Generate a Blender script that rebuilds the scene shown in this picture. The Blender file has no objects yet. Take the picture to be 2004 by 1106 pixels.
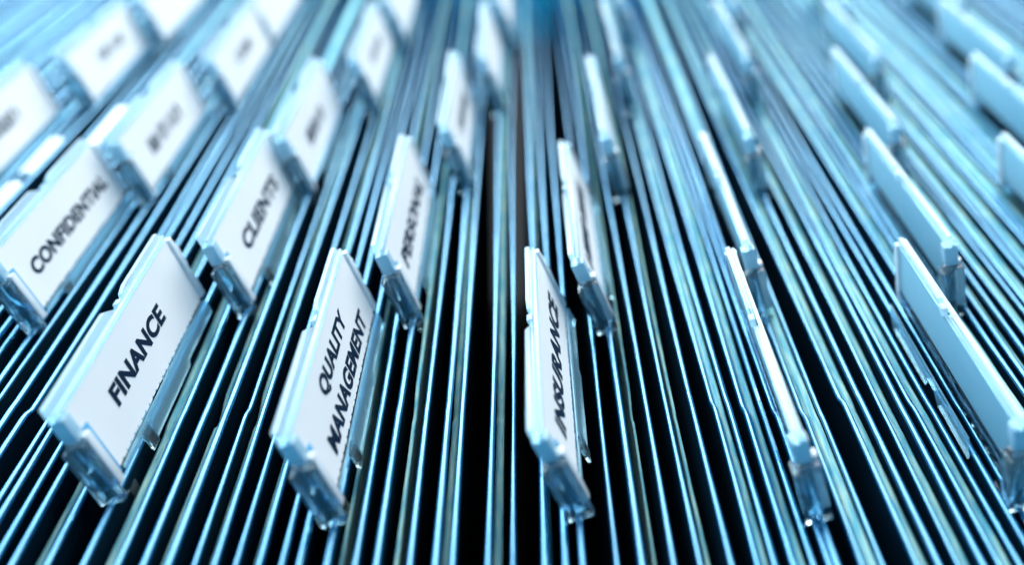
import bpy, bmesh, math, random
from mathutils import Vector, Matrix
rnd = random.Random(7)
H = 0.13                      # camera height above the folder rails, metres
Z0 = 1.5 * H                  # height of the rails above the drawer floor
C = bpy.context.scene.collection
scene = bpy.context.scene

# ------------------------------------------------------------------ camera
TH = math.atan(1230 / 1800)
cam_d = bpy.data.cameras.new('camera')
cam = bpy.data.objects.new('camera', cam_d); C.objects.link(cam)
cam.location = (0, 0, Z0 + H)
cam.rotation_euler = (math.pi / 2 - TH, 0, 0)
cam_d.sensor_width = 36; cam_d.sensor_fit = 'HORIZONTAL'
cam_d.lens = 36 * 1800 / 2004
cam_d.clip_start = 0.005; cam_d.clip_end = 50
cam_d.dof.use_dof = True
cam_d.dof.focus_distance = 0.191
cam_d.dof.aperture_fstop = 5.2
scene.camera = cam

# ------------------------------------------------------------------ world, lamps, exposure
w = bpy.data.worlds.new('World'); scene.world = w; w.use_nodes = True
bg = w.node_tree.nodes['Background']
bg.inputs[0].default_value = (0.002, 0.29, 0.58, 1); bg.inputs[1].default_value = 0.6
def area(name, loc, aim, sx, sy, power, col):
    l = bpy.data.lights.new(name, 'AREA'); l.shape = 'RECTANGLE'; l.size = sx; l.size_y = sy
    l.energy = power; l.color = col
    o = bpy.data.objects.new(name, l); C.objects.link(o); o.location = loc
    d = Vector(aim) - Vector(loc); o.rotation_euler = d.to_track_quat('-Z', 'Y').to_euler()
    return o
area('side_lamp', (0.62, 0.22, Z0 + 0.75), (0, 0.16, Z0), 0.5, 0.45, 3.8, (1.0, 0.985, 0.90))
area('ceiling_lamp', (0.0, 0.92, Z0 + 0.72), (0, 0.16, Z0), 1.25, 1.05, 31, (1.0, 0.985, 0.95))
area('rear_lamp', (-0.34, 0.66, Z0 + 0.33), (0.08, 0.40, Z0), 0.6, 0.3, 6.5, (0.50, 0.80, 1.0))  # unseen fill, added to brighten the far rows
area('front_lamp', (-0.75, -0.55, 0.62), (0, 0.2, Z0), 0.8, 0.5, 4.0, (0.35, 0.75, 1.0))  # added blue fill from the camera side, lightens the near tab ends
scene.view_settings.view_transform = 'Standard'; scene.view_settings.look = 'None'
scene.view_settings.exposure = 0; scene.view_settings.gamma = 1
scene.view_settings.use_curve_mapping = False
scene.cycles.max_bounces = 14; scene.cycles.transmission_bounces = 12; scene.cycles.transparent_max_bounces = 16
scene.cycles.glossy_bounces = 6
scene.cycles.use_denoising = True

# ------------------------------------------------------------------ materials
def mat(name):
    m = bpy.data.materials.new(name); m.use_nodes = True
    n = m.node_tree.nodes; n.clear(); out = n.new('ShaderNodeOutputMaterial')
    return m, n, m.node_tree.links, out
def principled(name, base, rough, metal=0.0, trans=0.0, ior=1.45, noise=None, bump=None, spec=0.5, tint=(1, 1, 1)):
    m, n, L, out = mat(name)
    p = n.new('ShaderNodeBsdfPrincipled'); L.new(p.outputs[0], out.inputs[0])
    p.inputs['Base Color'].default_value = (*base, 1); p.inputs['Roughness'].default_value = rough
    p.inputs['Metallic'].default_value = metal; p.inputs['IOR'].default_value = ior
    p.inputs['Transmission Weight'].default_value = trans
    p.inputs['Specular IOR Level'].default_value = spec
    p.inputs['Specular Tint'].default_value = (*tint, 1)
    tc = n.new('ShaderNodeTexCoord')
    if noise:                       # (second colour, scale xyz)
        mp = n.new('ShaderNodeMapping'); mp.inputs['Scale'].default_value = noise[1]
        L.new(tc.outputs['Object'], mp.inputs['Vector'])
        nz = n.new('ShaderNodeTexNoise'); nz.inputs['Scale'].default_value = 1; nz.inputs['Detail'].default_value = 5
        L.new(mp.outputs[0], nz.inputs['Vector'])
        rp = n.new('ShaderNodeValToRGB')
        rp.color_ramp.elements[0].position = 0.35; rp.color_ramp.elements[1].position = 0.65
        rp.color_ramp.elements[0].color = (*base, 1); rp.color_ramp.elements[1].color = (*noise[0], 1)
        L.new(nz.outputs[0], rp.inputs[0]); L.new(rp.outputs[0], p.inputs['Base Color'])
    if bump:                        # (scale xyz, strength, distance)
        mp = n.new('ShaderNodeMapping'); mp.inputs['Scale'].default_value = bump[0]
        L.new(tc.outputs['Object'], mp.inputs['Vector'])
        nz = n.new('ShaderNodeTexNoise'); nz.inputs['Scale'].default_value = 1; nz.inputs['Detail'].default_value = 4
        L.new(mp.outputs[0], nz.inputs['Vector'])
        b = n.new('ShaderNodeBump'); b.inputs['Strength'].default_value = bump[1]; b.inputs['Distance'].default_value = bump[2]
        L.new(nz.outputs[0], b.inputs['Height']); L.new(b.outputs[0], p.inputs['Normal'])
    return m
def thin_clear(name, tint, rough):
    m, n, L, out = mat(name)
    t = n.new('ShaderNodeBsdfTransparent'); t.inputs[0].default_value = (*tint, 1)
    g = n.new('ShaderNodeBsdfGlossy'); g.inputs['Roughness'].default_value = rough
    g.inputs[0].default_value = (0.9, 0.96, 1, 1)
    fr = n.new('ShaderNodeFresnel'); fr.inputs[0].default_value = 1.5
    tc = n.new('ShaderNodeTexCoord'); nz = n.new('ShaderNodeTexNoise'); nz.inputs['Scale'].default_value = 260
    L.new(tc.outputs['Object'], nz.inputs['Vector'])
    b = n.new('ShaderNodeBump'); b.inputs['Strength'].default_value = 0.2; b.inputs['Distance'].default_value = 0.0004
    L.new(nz.outputs[0], b.inputs['Height']); L.new(b.outputs[0], g.inputs['Normal']); L.new(b.outputs[0], fr.inputs['Normal'])
    mx = n.new('ShaderNodeMixShader'); L.new(fr.outputs[0], mx.inputs[0]); L.new(t.outputs[0], mx.inputs[1]); L.new(g.outputs[0], mx.inputs[2])
    L.new(mx.outputs[0], out.inputs[0])
    return m
def frosted(name, col, transl):
    m, n, L, out = mat(name)
    d = n.new('ShaderNodeBsdfDiffuse'); d.inputs[0].default_value = (*col, 1)
    t = n.new('ShaderNodeBsdfTranslucent'); t.inputs[0].default_value = (*col, 1)
    g = n.new('ShaderNodeBsdfGlossy'); g.inputs['Roughness'].default_value = 0.18; g.inputs[0].default_value = (0.92, 0.97, 1, 1)
    fr = n.new('ShaderNodeFresnel'); fr.inputs[0].default_value = 1.5
    mx = n.new('ShaderNodeMixShader'); mx.inputs[0].default_value = transl
    L.new(d.outputs[0], mx.inputs[1]); L.new(t.outputs[0], mx.inputs[2])
    m2 = n.new('ShaderNodeMixShader'); L.new(fr.outputs[0], m2.inputs[0]); L.new(mx.outputs[0], m2.inputs[1]); L.new(g.outputs[0], m2.inputs[2])
    tc = n.new('ShaderNodeTexCoord'); nz = n.new('ShaderNodeTexNoise'); nz.inputs['Scale'].default_value = 420; nz.inputs['Detail'].default_value = 5
    L.new(tc.outputs['Object'], nz.inputs['Vector'])
    b = n.new('ShaderNodeBump'); b.inputs['Strength'].default_value = 0.35; b.inputs['Distance'].default_value = 0.0004
    L.new(nz.outputs[0], b.inputs['Height'])
    for s in (d, g): L.new(b.outputs[0], s.inputs['Normal'])
    L.new(m2.outputs[0], out.inputs[0])
    return m

M = {}
M['rail'] = principled('rail_lacquer', (0.001, 0.11, 0.26), 0.16, ior=2.9, noise=((0.001, 0.07, 0.19), (900, 40, 900)), bump=((1500, 60, 1500), 0.2, 0.0003), tint=(0.33, 0.73, 1.0))
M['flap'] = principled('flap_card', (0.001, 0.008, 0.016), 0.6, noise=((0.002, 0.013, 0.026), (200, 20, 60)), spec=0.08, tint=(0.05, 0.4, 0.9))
M['sheaf'] = principled('olive_card', (0.08, 0.36, 0.48), 0.75, noise=((0.33, 0.57, 0.53), (1500, 130, 900)), bump=((3000, 400, 3000), 0.6, 0.0004), spec=0.2)
M['paper'] = principled('white_paper', (0.80, 0.83, 0.85), 0.6, noise=((0.77, 0.81, 0.84), (60, 60, 60)), spec=0.3)
M['backing'] = principled('blue_grey_backing', (0.23, 0.43, 0.53), 0.6, noise=((0.21, 0.41, 0.51), (90, 60, 90)), spec=0.3)  # white paper's back in shade, the shade put into this colour
M['ink'] = principled('navy_ink', (0.001, 0.014, 0.040), 0.6, spec=0.2)
M['glass'] = principled('clear_plastic', (0.70, 0.92, 1.0), 0.04, trans=0.96, ior=1.42, bump=((420, 320, 60), 0.5, 0.0010))
M['thin'] = thin_clear('thin_clear_plastic', (0.72, 0.88, 0.95), 0.08)
M['lip'] = thin_clear('lip_plastic', (0.42, 0.72, 0.86), 0.1)
M['frost'] = frosted('frosted_plastic', (0.86, 0.93, 0.97), 0.3)
M['frostblue'] = frosted('frosted_blue_edge', (0.52, 0.79, 0.92), 0.4)
def milky(name, col, k):
    m = frosted(name, col, 0.5); n = m.node_tree.nodes; L = m.node_tree.links
    out = next(x for x in n if x.type == 'OUTPUT_MATERIAL'); src = out.inputs[0].links[0].from_socket
    t = n.new('ShaderNodeBsdfTransparent'); t.inputs[0].default_value = (0.7, 0.9, 0.97, 1)
    mx = n.new('ShaderNodeMixShader'); mx.inputs[0].default_value = k
    L.new(t.outputs[0], mx.inputs[1]); L.new(src, mx.inputs[2]); L.new(mx.outputs[0], out.inputs[0])
    return m
M['milky'] = milky('milky_clear_plastic', (0.40, 0.76, 0.92), 0.45)
M['rim'] = milky('frosted_rim_plastic', (0.86, 0.94, 0.98), 0.62)
M['lipblue'] = principled('blue_lip_edge', (0.10, 0.36, 0.60), 0.15, bump=((500, 500, 120), 0.15, 0.0004))
M['floor'] = principled('drawer_floor_paint', (0.0006, 0.002, 0.004), 0.8)

# ------------------------------------------------------------------ mesh helpers (coordinates in units of H)
def add_box(bm, x0, x1, y0, y1, z0, z1, bev=0.0, seg=2):
    vs = [bm.verts.new((x, y, z)) for x in (x0, x1) for y in (y0, y1) for z in (z0, z1)]
    fs = [(0, 1, 3, 2), (4, 6, 7, 5), (0, 4, 5, 1), (2, 3, 7, 6), (0, 2, 6, 4), (1, 5, 7, 3)]
    faces = [bm.faces.new([vs[i] for i in f]) for f in fs]
    if bev > 0:
        es = list({e for f in faces for e in f.edges})
        bmesh.ops.bevel(bm, geom=es, offset=bev, segments=seg, affect='EDGES', profile=0.5)
def add_prism(bm, prof, x0, x1, bev=0.0):
    """outline of (y, z) points, counter-clockwise seen from +x, extruded from x0 to x1"""
    a = [bm.verts.new((x0, y, z)) for y, z in prof]; b = [bm.verts.new((x1, y, z)) for y, z in prof]
    n = len(prof); faces = [bm.faces.new(list(reversed(a))), bm.faces.new(b)]
    for i in range(n):
        j = (i + 1) % n; faces.append(bm.faces.new((a[i], a[j], b[j], b[i])))
    if bev > 0:
        es = [e for e in faces[1].edges] + [e for e in faces[0].edges]
        bmesh.ops.bevel(bm, geom=es, offset=bev, segments=2, affect='EDGES', profile=0.5)
def add_tube(bm, pts, r, seg=10, squash=1.0):
    rings = []
    for p in pts:
        rings.append([bm.verts.new((p[0] + r * math.cos(2 * math.pi * k / seg), p[1], p[2] + squash * r * math.sin(2 * math.pi * k / seg))) for k in range(seg)])
    for i in range(len(rings) - 1):
        for k in range(seg):
            k2 = (k + 1) % seg
            bm.faces.new((rings[i][k], rings[i + 1][k], rings[i + 1][k2], rings[i][k2]))
    bm.faces.new(rings[0]); bm.faces.new(list(reversed(rings[-1])))
def add_slab(bm, path, thick):
    """upright sheet: path of (x, y, ztop, zbottom), constant thickness along x"""
    prev = None; thick0 = thick
    for q in path:
        x, y, zt, zb = q[:4]
        thick = thick0 * (q[4] if len(q) > 4 else 1)
        ring = [bm.verts.new(c) for c in ((x - thick / 2, y, zb), (x + thick / 2, y, zb), (x + thick / 2, y, zt - thick * .25), (x + thick * .25, y, zt), (x - thick * .25, y, zt), (x - thick / 2, y, zt - thick * .25))]
        if prev:
            for k in range(6):
                k2 = (k + 1) % 6; bm.faces.new((prev[k], prev[k2], ring[k2], ring[k]))
        else: bm.faces.new(ring)
        prev = ring
    bm.faces.new(list(reversed(prev)))
def finish(name, bm, m, smooth=True):
    bmesh.ops.recalc_face_normals(bm, faces=bm.faces)
    for v in bm.verts: v.co *= H
    me = bpy.data.meshes.new(name); bm.to_mesh(me); bm.free()
    me.materials.append(m)
    if smooth:
        for p in me.polygons: p.use_smooth = True
        try: me.set_sharp_from_angle(angle=math.radians(35))
        except Exception: pass
    return me
def link(name, me, parent=None):
    o = bpy.data.objects.new(name, me); C.objects.link(o)
    if parent: o.parent = parent
    return o
def tag(o, label, cat, group=None):
    o['label'] = label; o['category'] = cat
    if group: o['group'] = group
    return o
def W(x, y, z=0): return Vector((x * H, y * H, Z0 + z * H))

# ------------------------------------------------------------------ setting
def structure(name, me, loc=(0, 0, 0)):
    o = link(name, me); o.location = loc; o['kind'] = 'structure'; return o
bm = bmesh.new(); add_box(bm, -6, 6, -1.0, 7.0, -0.15, 0.0)
structure('drawer_floor', finish('drawer_floor', bm, M['floor']))

# ------------------------------------------------------------------ hanging folders
KINK = 1.10
def px(x): return (x - 1002) / 1390.0
# pairs of rails (pixel columns measured along one line, converted to real positions) and cards between them
pairs = [(9, 43, [(29, .012)]), (86, 145, [(107, .008)]), (211, 272, [(237, .017)]), (322, 372, [(338, .006)]), (412, 453, [(426, .008)]),
         (497, 539, [(518, .006)]), (580, 613, []), (658, 710, [(672, .006)]), (752, 815, [(783, .006)]), (861, 892, [(875, .010)]),
         (957, 1003, [(973, .012)]), (1061, 1099, [(1071, .008)]), (1137, 1201, []), (1243, 1301, [(1275, .004)]),
         (1349, 1405, [(1371, .005)]), (1453, 1483, [(1468, .012)]), (1523, 1562, [(1540, .014)]), (1585, 1599, []), (1647, 1687, [(1668, .018)]),
         (1743, 1783, [(1764, .018)]), (1826, 1868, [(1848, .018)]), (1899, 1941, [(1921, .018)]), (1971, 2001, [])]
pairs = [(px(a), px(b), [(px(c), t) for c, t in cs]) for a, b, cs in pairs]
x = pairs[-1][1] + 0.034
while x < 2.1:
    s = rnd.uniform(.030, .036)
    pairs.append((x, x + s, [(x + s * .5, s * rnd.uniform(.5, .68))])); x += s + rnd.uniform(.021, .027)
x = pairs[0][0] - 0.024
left = []
while x > -2.1:
    s = rnd.uniform(.026, .040)
    left.append((x - s, x, [(x - s * .48, s * rnd.uniform(.35, .65))] if rnd.random() < .8 else [])); x -= s + rnd.uniform(.020, .034)
pairs = left[::-1] + pairs
ZB = -1.498
folders = []
YN, YF = 0.45, 3.55
def rail_path(x0, dz, wob, KINK=KINK):
    pts = []
    ys = [YN + i * 0.05 for i in range(int((KINK - .03 - YN) / .05) + 1)] + [KINK - .02, KINK - .008, KINK + .008, KINK + .02]
    y = KINK + .07
    while y < YF: ys.append(y); y += .09
    a, b, p, q = wob
    for y in ys:
        t = min(1, max(0, (y - (KINK - .015)) / .03)); t = t * t * (3 - 2 * t)
        xx = x0 + a * math.sin(2.1 * y + p) + b * math.sin(4.7 * y + q)
        pts.append((xx - x0, y, -dz * t))
    return pts
for (xa, xb, cards) in pairs:
    root = bpy.data.objects.new('hanging_folder', None); C.objects.link(root)
    root.location = (xa * H, 0, 0.002 * H); root.empty_display_size = .01
    folders.append((xa, xb, root))
    KK = KINK + rnd.uniform(-.02, .02)
    wob = (rnd.uniform(-.0035, .0035), rnd.uniform(-.0016, .0016), rnd.uniform(0, 6), rnd.uniform(0, 6))
    for xr, dz in ((xa, rnd.choice((.001, .004, .008))), (xb, rnd.uniform(.0, .003))):
        zj = rnd.uniform(-.007, .004)
        pts = [(p[0] + xr - xa, p[1], p[2] + 1.5 + zj) for p in rail_path(xr, dz, wob, KK)]
        bm = bmesh.new(); add_tube(bm, pts, rnd.uniform(.0036, .0055), 14)
        link('rail', finish('rail', bm, M['rail']), root)
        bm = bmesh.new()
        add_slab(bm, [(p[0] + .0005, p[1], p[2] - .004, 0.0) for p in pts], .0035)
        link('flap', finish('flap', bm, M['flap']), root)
    for xc, t in cards:
        zt = 1.5 - rnd.uniform(.002, .012)
        pts = rail_path(xc, .008, wob, KK)
        prof = []
        dn = rnd.uniform(.004, .015)
        low = rnd.uniform(.008, .022) if xa < .30 else rnd.uniform(-.004, .001)
        if xa >= .30: dn = rnd.uniform(.002, .006)
        for p in pts:
            y = p[1]
            if abs(y - KK - .025) < .030: z = zt - (.018 if dn > .009 else .004)
            elif y < KK: z = zt - dn + rnd.uniform(-.001, .001)
            else: z = zt - .005 + rnd.uniform(-.001, .001)
            fz = min(1, max(0, (y - 1.5) / 1.3))
            gr = 1 + (.75 if xa > .2 or xa < -.5 else .25) * fz
            prof.append((p[0] + xc - xa, y, z - low * (1 - fz), .25, gr))
        # square-cut ends of the notch
        pr2 = []
        for i, q in enumerate(prof):
            pr2.append(q)
            if i + 1 < len(prof) and abs(prof[i + 1][2] - q[2]) > 1:
                ym = (q[1] + prof[i + 1][1]) / 2
                pass
        bm = bmesh.new(); add_slab(bm, pr2, t)
        link('card_sheaf', finish('card_sheaf', bm, M['sheaf']), root)

# ------------------------------------------------------------------ index tabs
L, T = 0.455, 0.17
LEAN = math.radians(17.4)
def build_tab_meshes():
    me = {}
    # back plate, clear
    bm = bmesh.new()
    add_prism(bm, [(0.0, .012), (.44, .012), (.455, .030), (.455, .050), (.0, .050)], -.0085, -.006)
    me['back_plate'] = finish('back_plate', bm, M['thin'])
    # back of the white insert, its shade painted in as blue-grey
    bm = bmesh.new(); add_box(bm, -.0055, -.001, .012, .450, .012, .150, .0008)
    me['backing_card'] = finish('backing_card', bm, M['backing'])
    # insert with perforated lower edge
    prof = []
    n = 26
    for i in range(n):
        y0 = .016 + (.450 - .016) * i / n; dy = (.450 - .016) / n
        j = rnd.uniform(-.001, .001)
        prof += [(y0, .019 + j), (y0 + dy * .72, .019 + j), (y0 + dy * .78, .0215), (y0 + dy * .95, .0215)]
    prof += [(.452, .022), (.448, .150), (.012, .150), (.014, .019)]
    bm = bmesh.new(); add_prism(bm, prof, .003, .0058)
    me['insert'] = finish('insert', bm, M['paper'], False)
    # top rim: two raised segments and a lower bridge
    bm = bmesh.new()
    add_prism(bm, [(-.012, .150), (.245, .150), (.225, .166), (.205, .176), (-.012, .176)], -.008, .000, .0012)
    add_prism(bm, [(.262, .150), (.452, .150), (.452, .164), (.445, .170), (.290, .171), (.270, .166)], -.008, .000, .0012)
    add_box(bm, .0010, .0070, -.008, .452, .1515, .161, .0010)
    add_box(bm, -.010, -.0005, .2455, .2615, .148, .163, .001)
    me['top_rim'] = finish('top_rim', bm, M['rim'])
    # upper end wall
    bm = bmesh.new(); add_box(bm, -.013, .011, -.010, .0115, .108, .1495, .003)
    me['end_wall'] = finish('end_wall', bm, M['frostblue'])
    # thick end block
    bm = bmesh.new()
    add_box(bm, -.0125, .0180, -.0165, -.003, -.007, .104, .0018)
    add_box(bm, -.0125, .0050, -.0025, .0110, -.007, .100, .0018)
    add_box(bm, -.013, .014, -.014, .008, -.0115, -.0075, .0018, 3)
    me['end_block'] = finish('end_block', bm, M['glass'])
    bm = bmesh.new(); add_box(bm, -.020, -.0135, -.018, .010, -.006, .098, .0015)
    me['block_flange'] = finish('block_flange', bm, M['glass'])
    # front lip over the insert
    bm = bmesh.new()
    add_box(bm, .0062, .0185, -.002, .0135, .012, .110, .0015)
    me['front_lip'] = finish('front_lip', bm, M['frost'])
    bm = bmesh.new()
    add_box(bm, .0062, .0090, .0142, .0290, .014, .112, .0008)
    me['lip_edge'] = finish('lip_edge', bm, M['lipblue'])
    # far end strip with steps
    bm = bmesh.new()
    add_prism(bm, [(.4535, .02), (.470, .02), (.470, .060), (.464, .064), (.464, .085), (.470, .09), (.470, .128), (.463, .132), (.463, .1485), (.4535, .1485)], -.010, .010, .0015)
    me['end_strip'] = finish('end_strip', bm, M['frost'])
    # clear base flanges to either side of the rail
    bm = bmesh.new()
    add_prism(bm, [(.128, -.020), (.300, -.020), (.312, -.012), (.452, -.012), (.452, .016), (.140, .016), (.128, .008)], .010, .0125)
    add_box(bm, .006, .0095, .035, .452, .010, .0165, .001)
    add_prism(bm, [(.10, -.014), (.22, -.014), (.235, .006), (.265, .006), (.275, -.016), (.430, -.016), (.445, .03), (.100, .03)], -.030, -.027)
    me['base_flange'] = finish('base_flange', bm, M['milky'])
    # hook gripping the flap
    bm = bmesh.new()
    add_prism(bm, [(.104, -.024), (.128, -.024), (.136, .010), (.120, .017), (.100, .010)], .0090, .0140, .001)
    add_prism(bm, [(.030, -.052), (.052, -.052), (.054, -.018), (.028, -.018)], -.014, -.004, .002)
    me['hook'] = finish('hook', bm, M['glass'])
    return me
TM = build_tab_meshes()

def text_mesh(body, a0, a1, h0, cap):
    cu = bpy.data.curves.new('lettering', 'FONT'); cu.body = body; cu.size = 1; cu.extrude = 0.004
    cu.offset = 0.041; cu.space_character = 1.05
    o = bpy.data.objects.new('lettering', cu); C.objects.link(o)
    dg = bpy.context.evaluated_depsgraph_get()
    me = bpy.data.meshes.new_from_object(o.evaluated_get(dg))
    bpy.data.objects.remove(o); bpy.data.curves.remove(cu)
    return me, a0, a1, h0, cap
def place_text(lines):
    bm = bmesh.new()
    for body, a0, a1, h0, cap in lines:
        me = text_mesh(body, a0, a1, h0, cap)[0]
        xs = [v.co.x for v in me.vertices]; zs = [v.co.y for v in me.vertices if v.co.y > -.001 or True]
        x0, x1 = min(xs), max(xs)
        y0 = -0.041; y1 = max(zs)
        off = len(bm.verts)
        bm.from_mesh(me); bm.verts.ensure_lookup_table()
        for v in bm.verts[off:]:
            u = (v.co.x - x0) / (x1 - x0); q = (v.co.y - y0) / (y1 - y0)
            v.co = ((.00605 + (v.co.z + .004) * .06), a0 + u * (a1 - a0), h0 + q * cap)
        bpy.data.meshes.remove(me)
    return finish('lettering', bm, M['ink'], False)
def blur_marks(a0, a1, h0, cap, seed):
    """print too far out of focus to read: a row of short upright strokes"""
    r = random.Random(seed); bm = bmesh.new(); a = a0
    while a < a1 - .012:
        k = r.choice((0, 1, 2)); wd = r.uniform(.016, .024)
        add_box(bm, .00605, .0065, a, a + .006, h0, h0 + cap)
        if k != 0: add_box(bm, .00605, .0065, a + wd - .008, a + wd - .003, h0, h0 + cap)
        if k != 1: add_box(bm, .00605, .0065, a + .0065, a + wd - .0085, h0 + cap * r.choice((0, .42, .8)), h0 + cap * r.choice((.2, .6, 1.0)) + .002)
        a += wd + .003
    return finish('lettering', bm, M['ink'], False)

GROUP = 'plastic index tabs on the hanging folders'
def index_tab(xb, yb, label, letters=None, snap=True, z=0.0, lean=18.5):
    if snap:
        best = min(((abs(f[k] - xb), f[k]) for f in folders for k in (0, 1)))
        if best[0] < .012: xb = best[1]
    root = bpy.data.objects.new('index_tab', None); C.objects.link(root)
    root.location = W(xb, yb, z + .006 + rnd.uniform(-.003, .003)); root.rotation_euler = (0, -math.radians(lean) + rnd.uniform(-.015, .015), 0); root.empty_display_size = .01
    tag(root, label, 'index tab', GROUP)
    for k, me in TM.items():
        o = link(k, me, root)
        if k == 'insert' and letters: link('lettering', letters, o)
    return root
FAR = -.014
SH = 'clear plastic index tab with '
index_tab(-.575, .920, SH + 'white label printed FINANCE in black', place_text([('FINANCE', .103, .326, .070, .034)]), lean=16.8)
index_tab(-.252, .880, SH + 'white two-line label printed QUALITY MANAGEMENT', place_text([('QUALITY', .137, .326, .094, .031), ('MANAGEMENT', .077, .398, .035, .035)]))
index_tab(.091, .892, SH + 'white label printed INSURANCE', place_text([('INSURANCE', .075, .40, .059, .044)]), lean=24)
index_tab(.428, .888, 'index tab seen edge-on in the front row, white rim up, next right of INSURANCE', lean=20.5)
index_tab(.719, .905, 'index tab in the front row at the right edge, its blue-grey back showing', lean=16.3)
index_tab(-.865, 1.330, SH + 'white label printed CONFIDENTIAL', place_text([('CONFIDENTIAL', .070, .425, .063, .031)]), z=FAR)
index_tab(-.490, 1.385, SH + 'white label printed CLIENTS, slightly out of focus', place_text([('CLIENTS', .103, .368, .060, .036)]), z=FAR)
index_tab(-.180, 1.360, SH + 'white label printed PERSONAL', place_text([('PERSONAL', .075, .40, .058, .038)]), z=FAR)
index_tab(.172, 1.340, 'index tab with narrow illegible print, directly behind and right of INSURANCE', blur_marks(.07, .39, .072, .042, 3), z=FAR, lean=24)
index_tab(.464, 1.375, 'edge-on index tab with white rim, directly behind the front edge-on tab', z=FAR)
index_tab(.824, 1.390, 'index tab with blue-grey back, directly behind the front tab at the right edge', z=FAR, lean=17)
index_tab(1.125, 1.370, 'bright rimmed index tab cut by the right edge of the photo, upper right', z=FAR)
index_tab(-1.19, 1.790, 'blurred white labelled index tab cut by the left edge, above CONFIDENTIAL', blur_marks(.16, .33, .07, .034, 11), z=FAR)
index_tab(-.813, 1.795, 'blurred white labelled tab standing between CONFIDENTIAL and CLIENTS', blur_marks(.11, .33, .062, .036, 12), z=FAR)
index_tab(-.442, 1.820, 'blurred white labelled index tab next behind CLIENTS to its right', blur_marks(.13, .33, .062, .036, 13), z=FAR)
index_tab(-.108, 1.870, 'blurred white labelled index tab next behind PERSONAL to its right', blur_marks(.13, .35, .062, .036, 14), z=FAR)
index_tab(.243, 1.830, 'blurred narrow index tab, third back in the column right of INSURANCE', z=FAR)
index_tab(.558, 1.830, 'blurred edge-on index tab, third back behind the front edge-on tab', z=FAR)
index_tab(.890, 1.880, 'blurred index tab showing its back, third back in the right hand column', z=FAR)
index_tab(1.25, 1.85, 'blurred pale index tab near the upper right corner, right of the third row', z=FAR)
index_tab(-1.121, 2.300, 'blurred white labelled index tab at upper left, fourth row, leftmost with print', blur_marks(.16, .33, .072, .032, 21), z=FAR)
index_tab(-.748, 2.285, 'blurred white labelled index tab at upper left, fourth row, second with print', blur_marks(.16, .33, .072, .032, 22), z=FAR)
index_tab(-.364, 2.278, 'blurred white labelled index tab in the fourth row, third with print', blur_marks(.16, .33, .072, .032, 23), z=FAR)
index_tab(-.030, 2.300, 'blurred blank white index tab at top centre, wider than the tabs right of it', z=FAR)
index_tab(.322, 2.310, 'blurred faint index tab right of the top centre blank tab', z=FAR)
index_tab(.66, 2.30, 'blurred faint edge-on index tab in the fourth row right of centre', z=FAR)
index_tab(.99, 2.32, 'blurred pale index tab in the fourth row towards the upper right', z=FAR)
index_tab(1.34, 2.31, 'blurred pale index tab in the fourth row at the upper right corner', z=FAR)
for i, xx in enumerate((-1.08, -.73, -.33, .0, .38, .72, 1.06, 1.40)):
    index_tab(xx, 2.76, 'wholly blurred white tab at the top edge, %s from the left in the rearmost row' % ('first', 'second', 'third', 'fourth', 'fifth', 'sixth', 'seventh', 'eighth')[i], z=FAR)

# white strips lying on the rails at the left
STRIPS = [(-1.135, 1.70, 1.865, 'white glowing index strip at the left edge, front of two in line'),
          (-1.135, 1.91, 2.10, 'white index strip at the left, behind the strip at the left edge'),
          (-1.036, 2.04, 2.29, 'white index strip running behind CONFIDENTIAL, left of the blurred label')]
for xs, y0, y1, lab in STRIPS:
    bm = bmesh.new(); add_box(bm, -.015, .015, 0, y1 - y0, 0, .012, .005, 3)
    o = link('index_strip', finish('index_strip', bm, M['paper'])); o.location = W(xs, y0, -.006)
    tag(o, lab, 'index strip', 'white strips on the folder rails')

# ------------------------------------------------------------------ labels of the folders
ORD = ['', 'first', 'second', 'third', 'fourth', 'fifth', 'sixth', 'seventh', 'eighth', 'ninth', 'tenth', 'eleventh', 'twelfth', 'thirteenth', 'fourteenth', 'fifteenth', 'sixteenth',
       'seventeenth', 'eighteenth', 'nineteenth', 'twentieth'] + ['%dth' % k for k in range(21, 60)]
key = {}
for nm, xx in (('FINANCE', -.575), ('QUALITY MANAGEMENT', -.252), ('INSURANCE', .094), ('CONFIDENTIAL', -.865)):
    i = min(range(len(folders)), key=lambda k: min(abs(folders[k][0] - xx), abs(folders[k][1] - xx))); key[i] = nm
for i, (xa, xb, root) in enumerate(folders):
    if i in key: lab = 'dark card hanging folder with bright rails carrying the %s tab' % key[i]
    else:
        j = min(key, key=lambda k: abs(k - i)); d = i - j
        lab = 'dark hanging folder with bright rails, %s to the %s of the %s folder' % (ORD[abs(d)], 'right' if d > 0 else 'left', key[j])
    tag(root, lab, 'folder', 'hanging folders side by side')
